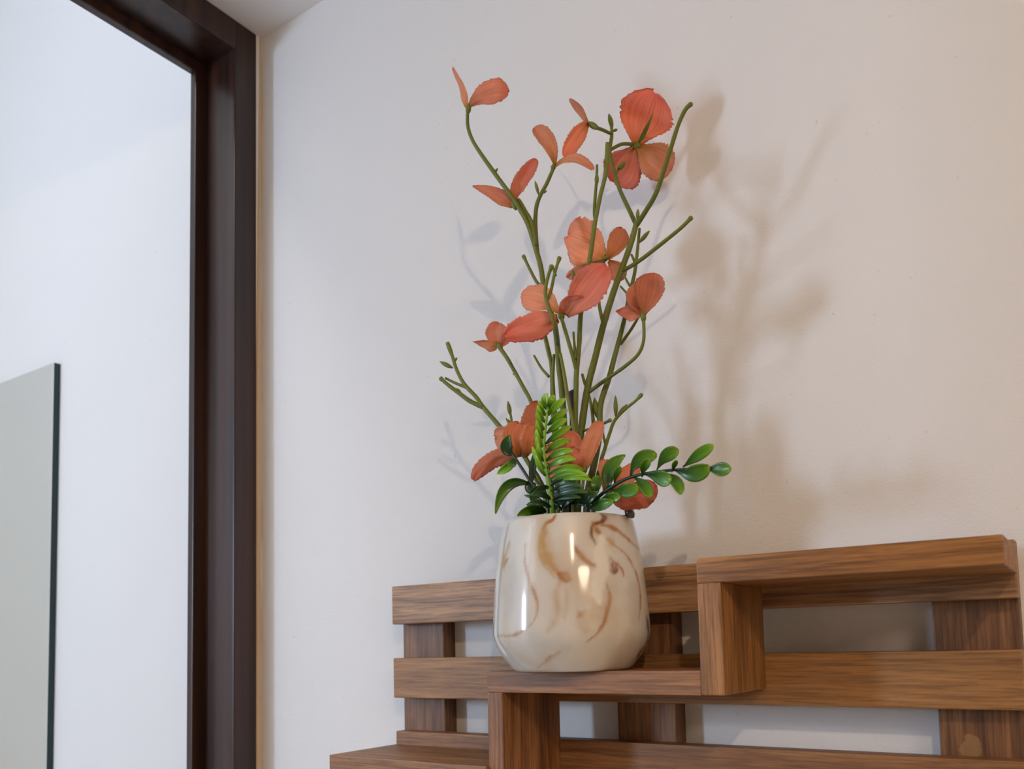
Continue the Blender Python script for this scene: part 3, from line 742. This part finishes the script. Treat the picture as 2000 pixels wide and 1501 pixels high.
# --- budded twig on the shelf side
s = spray('twig_stem', 'short olive twig with two pointed buds above the box sprig', 'twig', 1165)
tube('stem', s, [foot(1158), (1158, 1000), (1172, 910), (1180, 880), (1191, 845), (1201, 820), (1222, 798), (1242, 782), (1254, 769)], 4.4, 2.8, -.105, -.110, knob=.5)
bud(s, (1203, 815), (1202, 772), 9, -.107); bud(s, (1206, 812), (1225, 789), 9, -.108)
tube('twig', s, [(1183, 868), (1178, 848), (1174, 815)], 3.0, 2.4, -.107, -.104)

# --- low blossoms at the mouth of the vase
s = spray('flower_stem', 'low crumpled apricot blossom with one long drooping petal left of the fern', 'flower', 1055)
s['label'] = 'low crumpled apricot blossom with one long drooping petal beside the bright fern'
tube('stem', s, [foot(1074), (1072, 1000), (1045, 935), (1024, 886)], 4.0, 3.4, -.127, -.140)
blossom(s, (1028, 894), (1020, 876), -.140, [
    ([(1022, 884), (996, 860), (966, 852)], 46, (-.140, -.144, -.142), dict(mat='orange', roll=.2, cup=.3)),
    ([(1024, 878), (1036, 830), (1052, 784)], 40, (-.138, -.130, -.124), dict(mat='coral', roll=-.4)),
    ([(1016, 890), (1010, 858), (1016, 826)], 52, (-.142, -.152, -.150), dict(mat='orange', roll=.1, cup=.5)),
    ([(1028, 890), (1034, 860), (1042, 832)], 38, (-.144, -.154, -.150), dict(mat='orange', roll=-.3, cup=.6)),
    ([(1020, 886), (968, 896), (924, 937)], 32, (-.140, -.146, -.150), dict(mat='coral', roll=.3, cup=-.3, shape='strap'))], 16)
s = spray('flower_stem', 'low coral blossom half hidden behind the bright fern', 'flower', 1095)
tube('stem', s, [foot(1099), (1100, 1000), (1104, 950), (1106, 912)], 4.0, 3.4, -.131, -.142)
blossom(s, (1106, 920), (1110, 900), -.120, [
    ([(1104, 908), (1109, 874), (1116, 841)], 50, (-.120, -.121, -.121), dict(mat='coral', roll=0, cup=.05)),
    ([(1098, 908), (1084, 888), (1072, 866)], 46, (-.120, -.119, -.118), dict(mat='coral', roll=-.1)),
    ([(1107, 910), (1115, 890), (1123, 872)], 26, (-.118, -.1185, -.1185), dict(mat='coral', roll=-.1)),
    ([(1100, 916), (1088, 920), (1074, 922)], 36, (-.121, -.121, -.120), dict(mat='coral', roll=-.1))], 14)
s = spray('flower_stem', 'low apricot blossom with one upright folded petal among the stems', 'flower', 1140)
tube('stem', s, [foot(1134), (1132, 1000), (1138, 950), (1141, 918)], 3.6, 3.2, -.142, -.136)
blossom(s, (1140, 926), (1143, 908), -.132, [
    ([(1141, 918), (1154, 872), (1174, 822)], 32, (-.132, -.133, -.128), dict(mat='orange', roll=.45, cup=.35, shape='strap')),
    ([(1136, 918), (1128, 902), (1124, 884)], 30, (-.137, -.147, -.150), dict(mat='coral', roll=.1))], 12)
s = spray('flower_stem', 'low salmon blossom spreading under the box sprig', 'flower', 1175)
tube('stem', s, [foot(1160), (1160, 1002), (1176, 980), (1190, 962)], 3.6, 3.2, -.128, -.116)
blossom(s, (1182, 972), (1196, 956), -.112, [
    ([(1180, 958), (1184, 926), (1182, 897)], 32, (-.112, -.114, -.110), dict(mat='orange', roll=-.4, cup=.3)),
    ([(1190, 964), (1236, 968), (1280, 944)], 52, (-.112, -.118, -.116), dict(mat='pink', roll=.3, cup=-.1)),
    ([(1194, 958), (1222, 934), (1242, 905)], 34, (-.112, -.104, -.098), dict(mat='coral', roll=.3)),
    ([(1188, 964), (1212, 978), (1238, 984)], 26, (-.112, -.124, -.130), dict(mat='pink', roll=-.3))], 12)

# ------------------------------------------------------------------ greenery
s = spray('fern_sprig', 'bright yellow-green plastic fern sprig standing up in front of the blossoms', 'greenery', 1076)
FP = [(1080, 1290), (1078, 1002), (1073, 960), (1066, 915), (1062, 872), (1066, 830), (1070, 790), (1068, 768)]
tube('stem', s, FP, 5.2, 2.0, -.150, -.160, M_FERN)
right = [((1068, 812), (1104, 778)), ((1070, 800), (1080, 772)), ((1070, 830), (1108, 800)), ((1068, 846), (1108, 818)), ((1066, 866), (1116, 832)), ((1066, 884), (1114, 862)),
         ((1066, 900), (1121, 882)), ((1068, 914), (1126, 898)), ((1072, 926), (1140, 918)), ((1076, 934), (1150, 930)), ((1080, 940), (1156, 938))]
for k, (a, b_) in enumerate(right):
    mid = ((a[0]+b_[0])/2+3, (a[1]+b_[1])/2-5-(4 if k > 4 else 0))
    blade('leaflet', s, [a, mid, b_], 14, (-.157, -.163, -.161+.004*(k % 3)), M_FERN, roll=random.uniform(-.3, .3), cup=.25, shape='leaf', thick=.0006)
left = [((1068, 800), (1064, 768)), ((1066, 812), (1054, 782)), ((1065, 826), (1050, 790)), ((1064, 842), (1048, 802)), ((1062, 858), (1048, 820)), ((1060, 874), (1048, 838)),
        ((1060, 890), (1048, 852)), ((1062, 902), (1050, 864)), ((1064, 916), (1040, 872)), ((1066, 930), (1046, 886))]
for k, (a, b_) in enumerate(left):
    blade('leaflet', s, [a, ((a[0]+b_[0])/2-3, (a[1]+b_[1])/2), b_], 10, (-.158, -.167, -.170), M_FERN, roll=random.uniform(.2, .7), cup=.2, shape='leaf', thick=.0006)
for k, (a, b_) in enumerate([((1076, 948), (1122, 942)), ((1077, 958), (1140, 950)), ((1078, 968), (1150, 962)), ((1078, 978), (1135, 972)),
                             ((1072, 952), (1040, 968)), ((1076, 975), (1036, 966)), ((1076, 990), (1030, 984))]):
    blade('leaflet', s, [a, ((a[0]+b_[0])/2, (a[1]+b_[1])/2-6), b_], 12, (-.156, -.160, -.158) if k < 4 else (-.157, -.171, -.174), M_DEEP, roll=random.uniform(-.4, .4), cup=.25, shape='leaf', thick=.0006)  # low leaflets darker: partly their own deep green, partly shade put into the colour

s = spray('fern_sprig', 'dark green fern sprig arching low over the vase mouth', 'greenery', 1112)
tube('stem', s, [(1104, 1290), (1100, 1003), (1112, 985), (1130, 976), (1146, 982)], 3.4, 2.0, -.145, -.150, M_DEEPSTEM)
for k in range(9):
    x = 1098+k*6; yb = 996-14*math.sin(k/8*2.6)
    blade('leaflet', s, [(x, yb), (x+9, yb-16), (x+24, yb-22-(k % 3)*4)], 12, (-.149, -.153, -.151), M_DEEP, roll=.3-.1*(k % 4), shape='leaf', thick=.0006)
    if k % 2 == 0: blade('leaflet', s, [(x, yb), (x-14, yb-8), (x-32, yb-6)], 11, (-.149, -.148, -.146), M_DEEP, roll=.4, shape='leaf', thick=.0006)

s = spray('leaf_sprig', 'dark stemmed sprig with one long curved pointed leaf drooping over the vase rim', 'greenery', 1060)
tube('stem', s, [(1076, 1290), (1074, 1000), (1056, 965), (1035, 938), (1018, 912), (1000, 885)], 3.6, 2.8, -.135, -.158, M_DEEPSTEM)
for pts, wd, ys, rl, mt in [
    ([(1000, 888), (990, 872), (996, 849)], 24, (-.158, -.162, -.164), .2, M_DEEP),
    ([(1006, 896), (990, 912), (971, 925)], 17, (-.157, -.154, -.150), .3, M_FERN),
    ([(1010, 900), (1000, 905), (995, 912)], 16, (-.157, -.160, -.162), .1, M_BOX),
    ([(1032, 944), (990, 950), (968, 1003)], 21, (-.154, -.166, -.172), .2, M_BOX),
    ([(1034, 938), (1038, 952), (1050, 960)], 24, (-.152, -.152, -.149), -.2, M_DEEP),
    ([(1056, 962), (1047, 961), (1037, 978)], 24, (-.150, -.155, -.156), .2, M_DEEP),
    ([(1070, 990), (1048, 974), (1024, 967)], 10, (-.150, -.147, -.143), .2, M_DEEP),
    ([(1066, 1000), (1050, 990), (1028, 985)], 13, (-.146, -.158, -.164), .2, M_DEEP),
    ([(1062, 1002), (1038, 995), (1010, 1007)], 20, (-.146, -.164, -.172), .5, M_BOX),
    ([(1038, 942), (1041, 915), (1044, 880)], 14, (-.152, -.148, -.143), .4, M_DEEP)]:
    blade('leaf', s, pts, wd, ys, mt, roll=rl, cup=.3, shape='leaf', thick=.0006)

s = spray('box_sprig', 'glossy green box sprig reaching sideways over the vase rim', 'greenery', 1150)
tube('stem', s, [(1142, 1290), (1146, 1004), (1160, 980), (1185, 957), (1230, 932), (1290, 920), (1350, 915), (1392, 914)], 5.0, 2.2, -.130, -.150, M_DEEPSTEM)
for k, (pts, wd, yy, rl) in enumerate([
    ([(1190, 952), (1192, 916), (1221, 888)], 27, -.136, .3), ([(1200, 946), (1204, 925), (1213, 911)], 13, -.150, -.4),
    ([(1231, 932), (1248, 900), (1283, 889)], 29, -.138, .25), ([(1254, 931), (1258, 912), (1268, 896)], 17, -.156, -.2),
    ([(1283, 918), (1300, 892), (1326, 880)], 27, -.142, .2), ([(1312, 922), (1317, 908), (1320, 898)], 10, -.158, -.4),
    ([(1334, 912), (1360, 892), (1393, 869)], 23, -.144, .25), ([(1320, 918), (1352, 925), (1384, 908)], 34, -.152, -.2),
    ([(1378, 914), (1402, 916), (1428, 916)], 27, -.152, .1), ([(1300, 924), (1318, 938), (1330, 965)], 22, -.154, .3),
    ([(1262, 926), (1288, 932), (1312, 936)], 30, -.154, -.25), ([(1238, 932), (1256, 946), (1270, 972)], 22, -.156, .3),
    ([(1194, 956), (1220, 958), (1246, 948)], 30, -.156, -.2), ([(1170, 976), (1190, 972), (1212, 968)], 20, -.150, -.3),
    ([(1160, 972), (1164, 950), (1166, 928)], 22, -.140, .3), ([(1153, 991), (1177, 985), (1199, 977)], 22, -.150, .2)]):
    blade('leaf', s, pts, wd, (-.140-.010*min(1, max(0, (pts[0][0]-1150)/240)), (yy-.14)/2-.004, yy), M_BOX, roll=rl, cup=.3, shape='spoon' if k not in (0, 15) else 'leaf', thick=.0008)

# ------------------------------------------------------------------ little dark shell on the rim
def shell_bead():
    M = plain('dark_glossy_shell', (.16, .14, .12), .2, .5)
    bm = bmesh.new(); bmesh.ops.create_uvsphere(bm, u_segments=20, v_segments=12, radius=1)
    for v in bm.verts:
        a = v.co.z
        k = 1-.25*max(0, -a)
        rid = 1+.05*math.sin(9*a)
        v.co = Vector((v.co.x*.0042*k*rid, v.co.y*.0036*k*rid, a*.0062))
    bmesh.ops.rotate(bm, verts=bm.verts, cent=(0, 0, 0), matrix=Matrix.Rotation(math.radians(-38), 3, 'Y'))
    bm2 = bmesh.new(); bmesh.ops.create_cone(bm2, segments=8, radius1=.0011, radius2=.0004, depth=.005, cap_ends=True,
                                             matrix=Matrix.Translation((-.0046, 0, -.0020)) @ Matrix.Rotation(math.radians(90), 4, 'Y'))
    c = at(1230, 1001, -.112)
    e = empty('shell_bead', c, 'tiny dark glossy ribbed bead perched on the vase rim', 'bead')
    a = link('bead_body', bm, M, e, smooth=True); b_ = link('bead_tip', bm2, M, e, smooth=True)
    a.location = (0, 0, 0); b_.location = (0, 0, 0)
shell_bead()
